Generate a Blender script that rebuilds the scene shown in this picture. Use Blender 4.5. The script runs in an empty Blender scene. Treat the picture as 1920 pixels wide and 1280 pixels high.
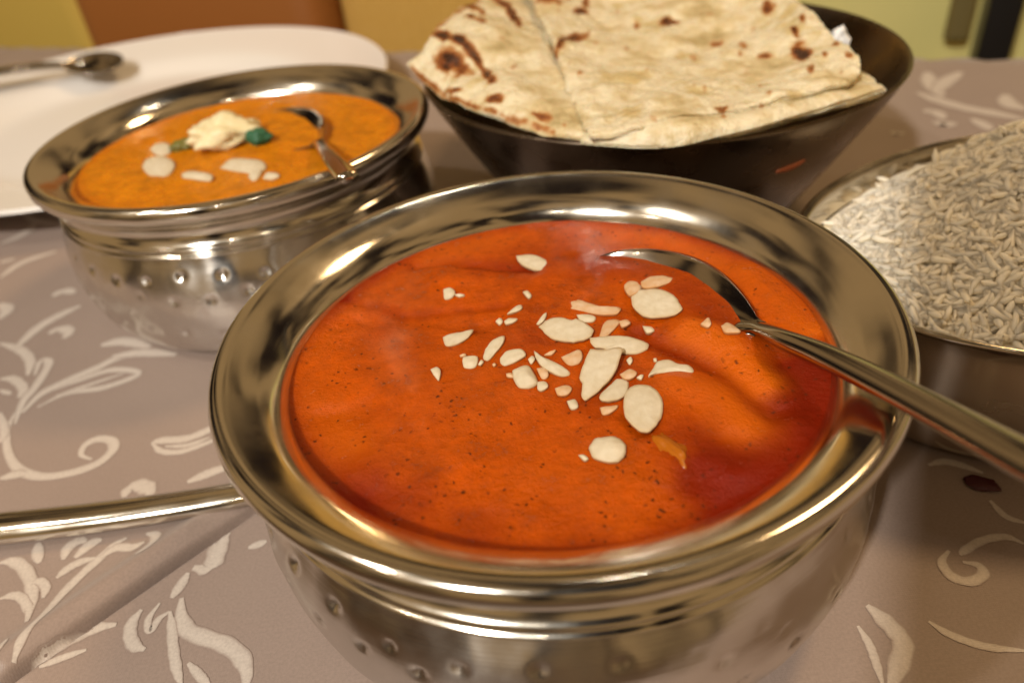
import bpy, bmesh, math, random
import numpy as np
from mathutils import Vector, Matrix, noise

random.seed(7)
rng = np.random.default_rng(11)
scene = bpy.context.scene
COL = scene.collection

# ------------------------------------------------------------------ camera
FPX, PITCH, ROLL = 1432.0, 0.62534, -0.11274      # focal length in photo pixels, angles in radians
RIM_Z = 0.066
H = 0.0966 + RIM_Z                                # lens height above the table
FW = np.array([0, math.cos(PITCH), -math.sin(PITCH)])
_u = np.array([0, math.sin(PITCH), math.cos(PITCH)]); _r = np.array([1., 0, 0])
RT = _r*math.cos(ROLL) + _u*math.sin(ROLL)
UP = _u*math.cos(ROLL) - _r*math.sin(ROLL)
EYE = np.array([0, 0, H])
cd = bpy.data.cameras.new('camera'); cam = bpy.data.objects.new('camera', cd); COL.objects.link(cam)
m = Matrix.Identity(4)
for i in range(3):
    m[i][0], m[i][1], m[i][2], m[i][3] = RT[i], UP[i], -FW[i], EYE[i]
cam.matrix_world = m
cd.sensor_width = 36; cd.lens = 36*FPX/1920; cd.clip_start = 0.005; cd.clip_end = 50
cd.dof.use_dof = True; cd.dof.focus_distance = 0.172; cd.dof.aperture_fstop = 10.5
scene.camera = cam

# ------------------------------------------------------------------ world, lamps, exposure
w = bpy.data.worlds.new('World'); scene.world = w; w.use_nodes = True
nt = w.node_tree; bg = nt.nodes['Background']
tc = nt.nodes.new('ShaderNodeTexCoord'); nz = nt.nodes.new('ShaderNodeTexNoise')
nz.inputs['Scale'].default_value = 2.6; nz.inputs['Detail'].default_value = 2.5; nz.inputs['Distortion'].default_value = .6
cr = nt.nodes.new('ShaderNodeValToRGB')
cr.color_ramp.elements[0].position = 0.42; cr.color_ramp.elements[0].color = (0.018, 0.011, 0.009, 1)
cr.color_ramp.elements[1].position = 0.52; cr.color_ramp.elements[1].color = (0.54, 0.335, 0.145, 1)
nt.links.new(tc.outputs['Generated'], nz.inputs['Vector']); nt.links.new(nz.outputs['Fac'], cr.inputs['Fac'])
nt.links.new(cr.outputs['Color'], bg.inputs['Color']); bg.inputs['Strength'].default_value = 0.62

def lamp(name, loc, tgt, size, power, col):
    d = bpy.data.lights.new(name, 'AREA'); d.shape = 'DISK'; d.size = size; d.energy = power; d.color = col
    o = bpy.data.objects.new(name, d); COL.objects.link(o); o.location = loc
    o.rotation_euler = (Vector(tgt)-Vector(loc)).to_track_quat('-Z', 'Y').to_euler()
    return o
lamp('ceiling_lamp', (-0.62, -0.80, 1.02), (0.0, 0.2, 0), 0.085, 21.5, (1.0, 0.94, 0.85))
lamp('ceiling_lamp', (-0.95, -0.10, 1.35), (0.0, 0.2, 0), 0.07, 5.0, (1.0, 0.90, 0.76))
lamp('ceiling_lamp', (0.9, 0.7, 1.5), (0.1, 0.3, 0), 0.30, 11.0, (1.0, 0.66, 0.33))
for bx_, by_, bz_ in ((-0.25, -1.1, 1.3), (0.35, -1.2, 1.4), (-1.2, -0.6, 1.2), (0.2, 0.9, 1.6)):      # further bulbs of the dining room
    lamp('ceiling_bulb', (bx_, by_, bz_), (0.0, 0.2, 0), 0.035, 0.7, (1.0, 0.85, 0.66))
scene.view_settings.view_transform = 'Standard'; scene.view_settings.look = 'None'
scene.view_settings.exposure = 0.0; scene.view_settings.gamma = 1.0
scene.render.engine = 'CYCLES'
scene.cycles.max_bounces = 8

# ------------------------------------------------------------------ helpers
def ray(px, py):
    px = np.asarray(px, float); py = np.asarray(py, float)
    return FW + ((px-960)/FPX)[..., None]*RT + ((640-py)/FPX)[..., None]*UP
def at(px, py, z=0.0):                 # photo pixel -> point on the horizontal plane at height z
    d = ray(px, py); t = (np.asarray(z, float)-H)/d[..., 2]
    return EYE + d*t[..., None]
NE = np.array([.41, .912, 0.]); NE /= np.linalg.norm(NE); TE = np.array([NE[1], -NE[0], 0.])
def at_back(px, py, c):                # photo pixel -> point on the upright plane at distance c behind (parallel to the table edge)
    d = ray(px, py); t = (c-EYE@NE)/(d@NE)
    return EYE + d*t[..., None]

def link(name, me, mat=None, parent=None, smooth=True):
    o = bpy.data.objects.new(name, me); COL.objects.link(o)
    if mat is not None and not me.materials: me.materials.append(mat)
    if smooth and me.polygons: me.polygons.foreach_set('use_smooth', [True]*len(me.polygons))
    if parent: o.parent = parent
    return o
def tag(o, label=None, cat=None, group=None, kind=None):
    if label: o['label'] = label
    if cat: o['category'] = cat
    if group: o['group'] = group
    if kind: o['kind'] = kind
    return o
def empty(name, loc, label, cat, group=None):
    o = bpy.data.objects.new(name, None); COL.objects.link(o); o.location = loc; o.empty_display_size = .02
    return tag(o, label, cat, group)
def mesh(name, v, f):
    me = bpy.data.meshes.new(name); me.from_pydata([tuple(map(float, p)) for p in v], [], [tuple(map(int, q)) for q in f]); me.update(); return me
def grid_faces(nr, nc, wrap=False):
    f = []
    for i in range(nr-1):
        for j in range(nc if wrap else nc-1):
            k = (j+1) % nc
            f.append((i*nc+j, i*nc+k, (i+1)*nc+k, (i+1)*nc+j))
    return f
def spline(P, n):                      # Catmull-Rom through the points, n samples per span
    P = np.asarray(P, float); Q = np.vstack([2*P[0]-P[1], P, 2*P[-1]-P[-2]]); out = []
    for i in range(1, len(Q)-2):
        t = np.linspace(0, 1, n, endpoint=False)[:, None]
        a, b, c, d = Q[i-1], Q[i], Q[i+1], Q[i+2]
        out.append(.5*(2*b+(c-a)*t+(2*a-5*b+4*c-d)*t**2+(3*b-a-3*c+d)*t**3))
    out.append(P[-1][None]); return np.vstack(out)
def lathe(name, prof, seg=96, sub=4, disp=None, sx=1, sy=1, rot=0, close_caps=True):
    P = spline(prof, sub) if sub > 1 else np.asarray(prof, float)
    P[:, 0] = np.maximum(P[:, 0], 0)
    th = np.linspace(0, 2*math.pi, seg, endpoint=False)
    R = np.repeat(P[:, :1], seg, 1); Z = np.repeat(P[:, 1:2], seg, 1); T = np.repeat(th[None], len(P), 0)
    if disp is not None: R, Z = disp(R, Z, T)
    X = R*np.cos(T)*sx; Y = R*np.sin(T)*sy
    c, s = math.cos(rot), math.sin(rot)
    v = np.stack([X*c-Y*s, X*s+Y*c, Z], -1).reshape(-1, 3)
    return mesh(name, v, grid_faces(len(P), seg, True))
def tube(pts, rad, seg=12, flat=None, upv=(0, 0, 1)):   # swept elliptical bar, rad = list of (half width, half thickness)
    pts = np.asarray(pts, float); rad = np.asarray(rad, float); n = len(pts); V = []; F = []
    tg = np.gradient(pts, axis=0); tg /= np.linalg.norm(tg, axis=1)[:, None]
    for i in range(n):
        s = np.cross(tg[i], upv); s /= np.linalg.norm(s); u = np.cross(s, tg[i])
        for k in range(seg):
            a = 2*math.pi*k/seg; V.append(pts[i]+s*math.cos(a)*rad[i, 0]+u*math.sin(a)*rad[i, 1])
    F = grid_faces(n, seg, True)
    F.append(tuple(range(seg))[::-1]); F.append(tuple((n-1)*seg+k for k in range(seg)))
    return V, F
def box_bm(dx, dy, dz, bev=0.0, seg=2):
    bm = bmesh.new(); bmesh.ops.create_cube(bm, size=1)
    for v in bm.verts: v.co = Vector((v.co.x*dx, v.co.y*dy, v.co.z*dz))
    if bev: bmesh.ops.bevel(bm, geom=bm.edges[:], offset=bev, segments=seg, affect='EDGES', profile=.6)
    me = bpy.data.meshes.new('box'); bm.to_mesh(me); bm.free(); return me
def fbm(x, y, z=0.0, o=3): return noise.fractal(Vector((x, y, z)), 1.0, 2.0, o)
def pl_dist(X, Y, pl):                 # distance of many points to a polyline
    pl = np.asarray(pl, float); D = np.full(X.shape, 9e9)
    for a, b in zip(pl[:-1], pl[1:]):
        ab = b-a; t = np.clip(((X-a[0])*ab[0]+(Y-a[1])*ab[1])/(ab@ab+1e-12), 0, 1)
        D = np.minimum(D, np.hypot(X-a[0]-t*ab[0], Y-a[1]-t*ab[1]))
    return D
def attr(me, name, vals):
    a = me.attributes.new(name, 'FLOAT', 'POINT'); a.data.foreach_set('value', np.asarray(vals, np.float32).ravel())

# ------------------------------------------------------------------ materials
def mat(name, col=(.8, .8, .8), rough=.5, metal=0.0, spec=.5, **kw):
    M = bpy.data.materials.new(name); M.use_nodes = True; b = M.node_tree.nodes['Principled BSDF']
    b.inputs['Base Color'].default_value = (*col, 1); b.inputs['Roughness'].default_value = rough
    b.inputs['Metallic'].default_value = metal; b.inputs['Specular IOR Level'].default_value = spec
    for k, v in kw.items(): b.inputs[k.replace('_', ' ')].default_value = v
    return M
def N(M, t, **inp):
    n = M.node_tree.nodes.new(t)
    for k, v in inp.items(): n.inputs[k].default_value = v
    return n
def L(M, a, b): M.node_tree.links.new(a, b)
def P(M): return M.node_tree.nodes['Principled BSDF']
def noise_node(M, scale, detail=3, rough=.55, coord='Object'):
    t = N(M, 'ShaderNodeTexCoord'); n = N(M, 'ShaderNodeTexNoise', Scale=scale, Detail=detail, Roughness=rough)
    L(M, t.outputs[coord], n.inputs['Vector']); return n
def ramp(M, src, stops):
    r = N(M, 'ShaderNodeValToRGB'); e = r.color_ramp.elements
    while len(e) < len(stops): e.new(.5)
    for k, (p, c) in enumerate(stops):
        e[k].position = p; e[k].color = (*c, 1) if len(c) == 3 else c
    L(M, src, r.inputs['Fac']); return r
def bump(M, src, strength, dist):
    b = N(M, 'ShaderNodeBump', Strength=strength, Distance=dist); L(M, src, b.inputs['Height']); L(M, b.outputs['Normal'], P(M).inputs['Normal']); return b

def steel(name, col, rough, smear=.08, aniso=0.0):
    M = mat(name, col, rough, 1.0)
    n = noise_node(M, 60, 4); r = ramp(M, n.outputs['Fac'], [(.35, (rough*.75,)*3), (.7, (rough+smear,)*3)])
    L(M, r.outputs['Color'], P(M).inputs['Roughness'])
    if aniso:
        P(M).inputs['Anisotropic'].default_value = aniso; P(M).inputs['Anisotropic Rotation'].default_value = .25
        t = N(M, 'ShaderNodeTangent'); t.direction_type = 'RADIAL'; t.axis = 'Z'; L(M, t.outputs['Tangent'], P(M).inputs['Tangent'])
        tc = N(M, 'ShaderNodeTexCoord'); mp = N(M, 'ShaderNodeMapping'); mp.inputs['Scale'].default_value = (8, 8, 2600)
        s = N(M, 'ShaderNodeTexNoise', Scale=1.0, Detail=2.0)
        L(M, tc.outputs['Object'], mp.inputs['Vector']); L(M, mp.outputs['Vector'], s.inputs['Vector']); bump(M, s.outputs['Fac'], .10, .0004)
    return M
M_RIM = steel('polished_steel', (.72, .68, .60), .13, .08)
M_BODY = steel('hammered_steel', (.70, .675, .64), .19, .07, .9)
M_SPOON = steel('spoon_steel', (.46, .42, .37), .13, .05)
M_DARK = steel('dark_steel', (.20, .155, .115), .30, .10)
M_DISH = steel('dish_steel', (.58, .53, .45), .20, .08)

def cloth_mat(name, col, col2, rough, sheen):
    M = mat(name, col, rough, 0, .25, Sheen_Weight=sheen)
    t = N(M, 'ShaderNodeTexCoord'); wx = N(M, 'ShaderNodeTexWave', Scale=620.0, Distortion=.4); wy = N(M, 'ShaderNodeTexWave', Scale=560.0, Distortion=.4)
    wx.bands_direction = 'X'; wy.bands_direction = 'Y'
    L(M, t.outputs['Object'], wx.inputs['Vector']); L(M, t.outputs['Object'], wy.inputs['Vector'])
    a = N(M, 'ShaderNodeMath'); a.operation = 'MULTIPLY'; L(M, wx.outputs['Fac'], a.inputs[0]); L(M, wy.outputs['Fac'], a.inputs[1])
    bump(M, a.outputs[0], .12, .0003)
    n = noise_node(M, 9, 5); r = ramp(M, n.outputs['Fac'], [(.3, col), (.7, col2)])
    n2 = noise_node(M, 1400, 1); r2 = ramp(M, n2.outputs['Fac'], [(.3, (.92,)*3), (.7, (1.05,)*3)])
    mx = N(M, 'ShaderNodeMix'); mx.data_type = 'RGBA'; mx.blend_type = 'MULTIPLY'; mx.inputs['Factor'].default_value = 1
    L(M, r.outputs['Color'], mx.inputs[6]); L(M, r2.outputs['Color'], mx.inputs[7]); L(M, mx.outputs[2], P(M).inputs['Base Color'])
    return M
M_CLOTH = cloth_mat('beige_damask', (.29, .220, .185), (.33, .253, .215), .44, .15)
M_SCROLL = cloth_mat('satin_scroll', (.53, .46, .40), (.59, .52, .46), .36, .2)

_a = N(M_SCROLL, 'ShaderNodeAttribute'); _a.attribute_name = 'weave'
_n = noise_node(M_SCROLL, 700, 3); _m = N(M_SCROLL, 'ShaderNodeMath'); _m.operation = 'MULTIPLY_ADD'; L(M_SCROLL, _n.outputs['Fac'], _m.inputs[0]); _m.inputs[1].default_value = .4; _m.inputs[2].default_value = -.2
_s = N(M_SCROLL, 'ShaderNodeMath'); _s.operation = 'ADD'; L(M_SCROLL, _a.outputs['Fac'], _s.inputs[0]); L(M_SCROLL, _m.outputs[0], _s.inputs[1])
_f = ramp(M_SCROLL, _s.outputs[0], [(.05, (0, 0, 0)), (.95, (1, 1, 1))])
_x = N(M_SCROLL, 'ShaderNodeMix'); _x.data_type = 'RGBA'; L(M_SCROLL, _f.outputs['Color'], _x.inputs[0]); _x.inputs[6].default_value = (.31, .237, .2, 1)
_old = P(M_SCROLL).inputs['Base Color'].links[0].from_socket; L(M_SCROLL, _old, _x.inputs[7]); L(M_SCROLL, _x.outputs[2], P(M_SCROLL).inputs['Base Color'])
def sauce_mat(name, base, oil_shade, dark, rough):
    M = mat(name, base, rough, 0, .18, Subsurface_Weight=.2, Subsurface_Scale=.003)
    P(M).inputs['Subsurface Radius'].default_value = (1, .35, .1)
    a = N(M, 'ShaderNodeAttribute'); a.attribute_name = 'oil_shade'
    n = noise_node(M, 170, 8, .75); r = ramp(M, n.outputs['Fac'], [(.30, tuple(.55*c for c in base)), (.50, tuple(.92*c for c in base)), (.72, tuple(min(1, 1.25*c) for c in base))])
    mx = N(M, 'ShaderNodeMix'); mx.data_type = 'RGBA'; L(M, a.outputs['Fac'], mx.inputs[0]); L(M, r.outputs['Color'], mx.inputs[6]); mx.inputs[7].default_value = (*oil_shade, 1)
    ac = N(M, 'ShaderNodeAttribute'); ac.attribute_name = 'lit_cream'
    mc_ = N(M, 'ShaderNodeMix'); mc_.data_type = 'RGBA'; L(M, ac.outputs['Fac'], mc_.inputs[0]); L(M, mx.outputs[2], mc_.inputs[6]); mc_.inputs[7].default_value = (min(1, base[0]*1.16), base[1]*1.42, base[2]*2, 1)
    v = N(M, 'ShaderNodeTexVoronoi', Scale=520.0); t = N(M, 'ShaderNodeTexCoord')
    wn = noise_node(M, 500, 2); wa = N(M, 'ShaderNodeVectorMath'); wa.operation = 'MULTIPLY_ADD'; L(M, wn.outputs['Color'], wa.inputs[0]); wa.inputs[1].default_value = (.0022,)*3; L(M, t.outputs['Object'], wa.inputs[2]); L(M, wa.outputs[0], v.inputs['Vector'])
    vr = ramp(M, v.outputs['Distance'], [(.12, (1, 1, 1)), (.28, (0, 0, 0))])
    n3 = noise_node(M, 190, 2); nr = ramp(M, n3.outputs['Fac'], [(.46, (0, 0, 0)), (.60, (.85, .85, .85))])
    mm = N(M, 'ShaderNodeMath'); mm.operation = 'MULTIPLY'; L(M, vr.outputs['Color'], mm.inputs[0]); L(M, nr.outputs['Color'], mm.inputs[1])
    mx2 = N(M, 'ShaderNodeMix'); mx2.data_type = 'RGBA'; L(M, mm.outputs[0], mx2.inputs[0]); L(M, mc_.outputs[2], mx2.inputs[6]); mx2.inputs[7].default_value = (*dark, 1)
    L(M, mx2.outputs[2], P(M).inputs['Base Color'])
    n4 = noise_node(M, 260, 7, .72); bump(M, n4.outputs['Fac'], .6, .002)
    rr = ramp(M, n.outputs['Fac'], [(.35, (rough+.10,)*3), (.65, (rough-.10,)*3)]); L(M, rr.outputs['Color'], P(M).inputs['Roughness'])
    return M
M_SAUCE = sauce_mat('red_curry', (.50, .076, .0006), (.20, .009, .0002), (.05, .009, .002), .20)
M_SAUCE2 = sauce_mat('yellow_curry', (.64, .215, .004), (.56, .15, .003), (.22, .07, .005), .30)
def almond_mat(name, a, b):
    M = mat(name, a, .42, 0, .4, Subsurface_Weight=.2, Subsurface_Scale=.0015); P(M).inputs['Subsurface Radius'].default_value = (1, .85, .6)
    n = noise_node(M, 420, 3); r = ramp(M, n.outputs['Fac'], [(.3, b), (.7, a)]); L(M, r.outputs['Color'], P(M).inputs['Base Color'])
    bump(M, n.outputs['Fac'], .25, .0006)
    e = N(M, 'ShaderNodeAttribute'); e.attribute_name = 'edge'; x = N(M, 'ShaderNodeMix'); x.data_type = 'RGBA'; L(M, e.outputs['Fac'], x.inputs[0]); L(M, r.outputs['Color'], x.inputs[6])
    x.inputs[7].default_value = (b[0]*.82, b[1]*.68, b[2]*.5, 1); L(M, x.outputs[2], P(M).inputs['Base Color']); return M
M_ALMOND = almond_mat('almond_flesh', (.70, .63, .49), (.60, .52, .37))
M_ALMOND_WET = almond_mat('almond_in_sauce', (.68, .50, .34), (.60, .36, .18))
M_RICE = almond_mat('rice_grain', (.96, .89, .72), (.93, .84, .66)); P(M_RICE).inputs['Subsurface Radius'].default_value = (1, 1, 1); P(M_RICE).inputs['Subsurface Weight'].default_value = .7; P(M_RICE).inputs['Subsurface Scale'].default_value = .004
M_CHEESE = almond_mat('fresh_cheese', (.80, .72, .48), (.74, .64, .36))
M_PEPPER = mat('green_pepper', (.02, .11, .05), .55)
M_HERB = mat('olive_herb', (.16, .15, .03), .4)
M_PORC = mat('porcelain', (.87, .85, .83), .18, 0, .5)
def naan_mat():
    M = mat('naan', (.8, .7, .45), .5, 0, .45, Subsurface_Weight=.12, Subsurface_Scale=.002)
    n = noise_node(M, 38, 8, .68)
    r = ramp(M, n.outputs['Fac'], [(.34, (.44, .34, .16)), (.43, (.64, .52, .29)), (.53, (.80, .72, .52)), (.62, (.64, .51, .26)), (.74, (.52, .36, .14))])
    a = N(M, 'ShaderNodeAttribute'); a.attribute_name = 'char'
    n2 = noise_node(M, 210, 4, .7)
    ad = N(M, 'ShaderNodeMath'); ad.operation = 'MULTIPLY_ADD'; L(M, n2.outputs['Fac'], ad.inputs[0]); ad.inputs[1].default_value = .8; ad.inputs[2].default_value = -.39
    s = N(M, 'ShaderNodeMath'); s.operation = 'ADD'; L(M, a.outputs['Fac'], s.inputs[0]); L(M, ad.outputs[0], s.inputs[1])
    cr = ramp(M, s.outputs[0], [(.08, (.66, .54, .32)), (.30, (.46, .21, .06)), (.58, (.22, .065, .016)), (.95, (.045, .016, .008))])
    fr = ramp(M, s.outputs[0], [(.06, (0, 0, 0)), (.36, (1, 1, 1))])
    mx = N(M, 'ShaderNodeMix'); mx.data_type = 'RGBA'; L(M, fr.outputs['Color'], mx.inputs[0]); L(M, r.outputs['Color'], mx.inputs[6]); L(M, cr.outputs['Color'], mx.inputs[7])
    L(M, mx.outputs[2], P(M).inputs['Base Color'])
    rr = ramp(M, n.outputs['Fac'], [(.44, (.50,)*3), (.58, (.14,)*3)]); L(M, rr.outputs['Color'], P(M).inputs['Roughness'])
    bump(M, n2.outputs['Fac'], .55, .003); return M
M_NAAN = naan_mat()

# ------------------------------------------------------------------ the setting: tablecloth, wall, floor
FOLD_A = [at(480, 955)[:2], at(300, 1080)[:2], at(130, 1200)[:2], at(-60, 1330)[:2]]
def cloth_h(X, Y):
    X = np.asarray(X, float); Y = np.asarray(Y, float)
    d = pl_dist(X, Y, FOLD_A)
    a, b = np.asarray(FOLD_A[0]), np.asarray(FOLD_A[-1]); nrm = np.array([-(b-a)[1], (b-a)[0]]); nrm /= np.linalg.norm(nrm)
    sd = (X-a[0])*nrm[0]+(Y-a[1])*nrm[1]
    sd = -sd                                          # positive on the far side of the crease
    fade = np.clip((pl_dist(X, Y, [(.0093, .1444), (.0094, .1444)])-.075)/.03, 0, 1)
    ridge = .0042*np.exp(-((sd-.006)/.0055)**2)-.0055*np.exp(-(sd/.0010)**2)
    near = np.exp(-np.clip(d-.03, 0, 9)/.02)
    return ridge*near*fade
XS = np.unique(np.concatenate([np.linspace(-.95, -.24, 40), np.linspace(-.24, -.17, 40), np.linspace(-.17, -.06, 230), np.linspace(-.06, .02, 30), np.linspace(.02, .75, 60)]))
YS = np.unique(np.concatenate([np.linspace(-.25, .06, 16), np.linspace(.06, .18, 240), np.linspace(.18, 1.1, 70)]))
gx, gy = np.meshgrid(XS, YS)
dn = NE[0]*gx+NE[1]*gy                    # the table ends along two straight parallel edges
kf = np.maximum(dn-.552, 0); kn = np.maximum(.049-dn, 0); k = kf+kn; sg = np.where(kf > 0, 1, -1)
ang = np.clip(k/.012, 0, math.pi/2)
zz = cloth_h(gx, gy)*np.exp(-k/.01) - .012*(1-np.cos(ang)) - np.maximum(k-.012*math.pi/2, 0)
off = .012*np.sin(ang)+.006*np.sin((TE[0]*gx+TE[1]*gy)*42)*np.clip(k/.1, 0, 1)
x2 = gx+NE[0]*sg*(off-k); y2 = gy+NE[1]*sg*(off-k)
me = mesh('tablecloth', np.stack([x2, y2, zz], -1).reshape(-1, 3), grid_faces(len(YS), len(XS)))
cloth = link('tablecloth', me, M_CLOTH); tag(cloth, 'beige damask tablecloth with pale woven scrolls under the dishes', None, None, 'structure')

M_WALL = mat('yellow_green_wall', (.8, .75, .28), .8); n = noise_node(M_WALL, 3, 3)
r = ramp(M_WALL, n.outputs['Fac'], [(.3, (.74, .70, .26)), (.7, (.84, .79, .32))]); L(M_WALL, r.outputs['Color'], P(M_WALL).inputs['Base Color'])
def upright(c, s0, s1, z0, z1):
    q = [NE*c+TE*s for s in (s0, s1)]
    return [(*q[0][:2], z0), (*q[1][:2], z0), (*q[1][:2], z1), (*q[0][:2], z1)]
tag(link('wall', mesh('wall', upright(1.15, -2.0, 2.0, -.75, .22), [(0, 1, 2, 3)]), M_WALL), 'plain yellow green painted wall beyond the table', None, None, 'structure')
M_FLOOR = mat('brown_floor', (.12, .07, .04), .5)
tag(link('floor', mesh('floor', [(-2.5, -1.5, -.75), (2.5, -1.5, -.75), (2.5, 2.5, -.75), (-2.5, 2.5, -.75)], [(0, 1, 2, 3)]), M_FLOOR), 'dark brown floor below the table', None, None, 'structure')

# woven scrolls: ribbons on the cloth, traced where they lie
RV, RF, RW = [], [], []
def ribbon(pix, w0, taper=(.25, .25), o=(0, 0), sc=1.0, n=7, world=False, lift=.00009):
    pts = np.array([(o[0]+a/sc, o[1]+b/sc) for a, b in pix]) if not world else np.asarray(pix, float)
    S = spline(pts, n)
    W = S if world else at(S[:, 0], S[:, 1], 0.0)[:, :2]
    t = np.linspace(0, 1, len(W)); tg = np.gradient(W, axis=0); tg /= np.linalg.norm(tg, axis=1)[:, None]+1e-9
    nn = np.stack([-tg[:, 1], tg[:, 0]], -1)
    wd = 1.6*w0*np.clip(np.minimum(t/max(taper[0], 1e-3), (1-t)/max(taper[1], 1e-3)), .12, 1)**.6
    tu = np.gradient(tg, axis=0); ds = np.linalg.norm(np.gradient(W, axis=0), axis=1)+1e-9; rc = ds/(np.linalg.norm(tu, axis=1)+1e-6)
    wd = np.minimum(wd, .72*rc); wd = np.convolve(np.pad(wd, 2, mode='edge'), np.ones(5)/5, 'valid'); wd = np.minimum(wd, .8*rc)
    wd = wd*(1+.06*np.sin(t*37+w0*9e3))
    b = len(RV)
    if (W@NE[:2] < .050).any(): return
    for p, q, hw in zip(W, nn, wd):
        for s, wt in ((-1.15, 0), (-.8, .75), (-.35, 1), (.35, .9), (.8, .75), (1.15, 0)):
            xx, yy = p+q*hw*s; RW.append(wt)
            RV.append((xx, yy, float(cloth_h(xx, yy))+lift+b*4e-9))
    for i in range(len(W)-1):
        for k in range(5): RF.append((b+i*6+k, b+i*6+k+1, b+i*6+7+k, b+i*6+6+k))
Z5 = dict(o=(0, 380), sc=1.4222)
MOT = [([(50, 545), (22, 600), (20, 660), (50, 710), (110, 730), (190, 720), (260, 695), (300, 660), (298, 635), (262, 630), (228, 646), (217, 672), (245, 684)], .0011),
 ([(0, 735), (40, 725), (70, 722)], .0012), ([(0, 560), (12, 610), (0, 640)], .001),
 ([(40, 590), (62, 530), (95, 490), (130, 430), (110, 420), (92, 460)], .0011),
 ([(60, 560), (110, 510), (190, 470), (260, 440), (330, 410), (460, 402)], .0013),
 ([(100, 545), (180, 508), (280, 492), (370, 456), (300, 446), (210, 474), (140, 500)], .0010),
 ([(150, 515), (230, 488), (330, 455)], .0006),
 ([(0, 470), (35, 470), (62, 495), (50, 520)], .0012), ([(0, 500), (30, 510)], .0008),
 ([(0, 375), (50, 390), (80, 420), (75, 460)], .0013),
 ([(405, 640), (430, 634), (500, 628), (570, 600), (600, 585)], .0011), ([(405, 640), (430, 662), (480, 664), (540, 645), (600, 620)], .0008), ([(440, 650), (500, 646), (560, 625)], .0006),
 ([(330, 785), (345, 760), (375, 754), (400, 768), (395, 785)], .0017),
 ([(500, 745), (560, 720), (620, 700)], .0012),
 ([(0, 110), (40, 95), (75, 75), (95, 55)], .0016), ([(0, 200), (60, 160), (150, 130)], .0014), ([(0, 160), (40, 150)], .001),
 ([(35, 395), (100, 335), (160, 300), (215, 275)], .0017), ([(140, 250), (170, 235), (200, 240)], .0018), ([(130, 350), (160, 335), (185, 345), (170, 362)], .0018),
 ([(0, 270), (20, 285), (0, 310)], .0018), ([(270, 380), (330, 370), (400, 385)], .0018), ([(300, 410), (380, 400), (470, 405)], .0016),
 ([(60, 30), (100, 50), (170, 60)], .0013)]
for pix, wd in MOT: ribbon(pix, wd, **Z5)
Z6 = dict(o=(0, 880), sc=3.2)
MOT2 = [([(110, 1190), (160, 1100), (250, 940), (360, 770), (480, 640), (600, 530), (690, 450), (760, 410)], .0009),
 ([(160, 1195), (260, 1130), (400, 1040), (560, 960), (700, 930)], .0011), ([(240, 1190), (380, 1130), (520, 1080)], .0006),
 ([(0, 560), (70, 550), (140, 590), (190, 690), (185, 800), (165, 920)], .0011), ([(0, 775), (70, 755), (130, 770), (170, 840), (180, 900)], .0008),
 ([(190, 680), (240, 670), (275, 710), (260, 770)], .0008), ([(228, 440), (226, 500), (236, 560)], .0010),
 ([(340, 650), (400, 600), (470, 560), (570, 530)], .0009), ([(380, 540), (410, 470), (470, 430), (520, 430)], .0011), ([(450, 530), (540, 450), (610, 420)], .0011),
 ([(600, 530), (700, 470), (800, 470), (870, 440)], .0009), ([(880, 385), (935, 400), (930, 460), (880, 510), (825, 530)], .0010),
 ([(1160, 590), (1250, 600), (1280, 560), (1320, 450), (1370, 380)], .0016), ([(1490, 470), (1550, 450), (1600, 430)], .0008),
 ([(850, 840), (790, 920), (780, 1000), (810, 1060), (870, 1080)], .0010), ([(960, 800), (890, 900), (900, 980), (950, 900), (1020, 850)], .0006),
 ([(1130, 620), (1080, 700), (1030, 770)], .0009), ([(1090, 770), (1085, 870), (1120, 960), (1230, 1010), (1350, 1050), (1440, 1120), (1480, 1220), (1470, 1330)], .0013),
 ([(1020, 850), (1030, 950), (1040, 1080), (1060, 1200), (1090, 1300)], .0008), ([(1130, 1160), (1200, 1240), (1260, 1310)], .0007),
 ([(30, 1160), (50, 1090), (60, 1040)], .0006), ([(60, 1280), (60, 1100)], .0005)]
for pix, wd in MOT2: ribbon(pix, wd, **Z6)
Z7 = dict(o=(1100, 780), sc=2.3415)
MOT3 = [([(1920, 560), (1840, 530), (1740, 545), (1660, 590), (1640, 610)], .0007), ([(1590, 590), (1560, 640), (1600, 700), (1680, 725), (1740, 695), (1720, 655), (1650, 640)], .0008),
 ([(1500, 215), (1570, 200), (1640, 215), (1740, 250)], .0008), ([(1770, 370), (1840, 440), (1930, 470)], .0006),
 ([(1230, 830), (1290, 880), (1360, 950), (1390, 1010), (1360, 1120), (1330, 1190)], .0013), ([(1190, 920), (1240, 1000), (1270, 1080), (1300, 1180)], .0006),
 ([(1500, 900), (1600, 960), (1750, 1010), (1930, 1030)], .0006)]
for pix, wd in MOT3: ribbon(pix, wd, **Z7)
Z8 = dict(o=(1250, 0), sc=2.866)
MOT4 = [([(1400, 390), (1420, 450), (1480, 520)], .003), ([(1580, 390), (1500, 440), (1440, 500)], .003), ([(1350, 500), (1460, 540), (1600, 580), (1760, 610), (1930, 645)], .0028),
 ([(1820, 510), (1840, 560), (1930, 590)], .003), ([(1450, 670), (1490, 660), (1530, 680)], .004), ([(1380, 600), (1440, 600), (1490, 640)], .0025), ([(1640, 640), (1700, 670), (1740, 700)], .0022), ([(1215, 720), (1240, 715), (1260, 725)], .003)]
for pix, wd in MOT4: ribbon(pix, wd, **Z8)
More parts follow.
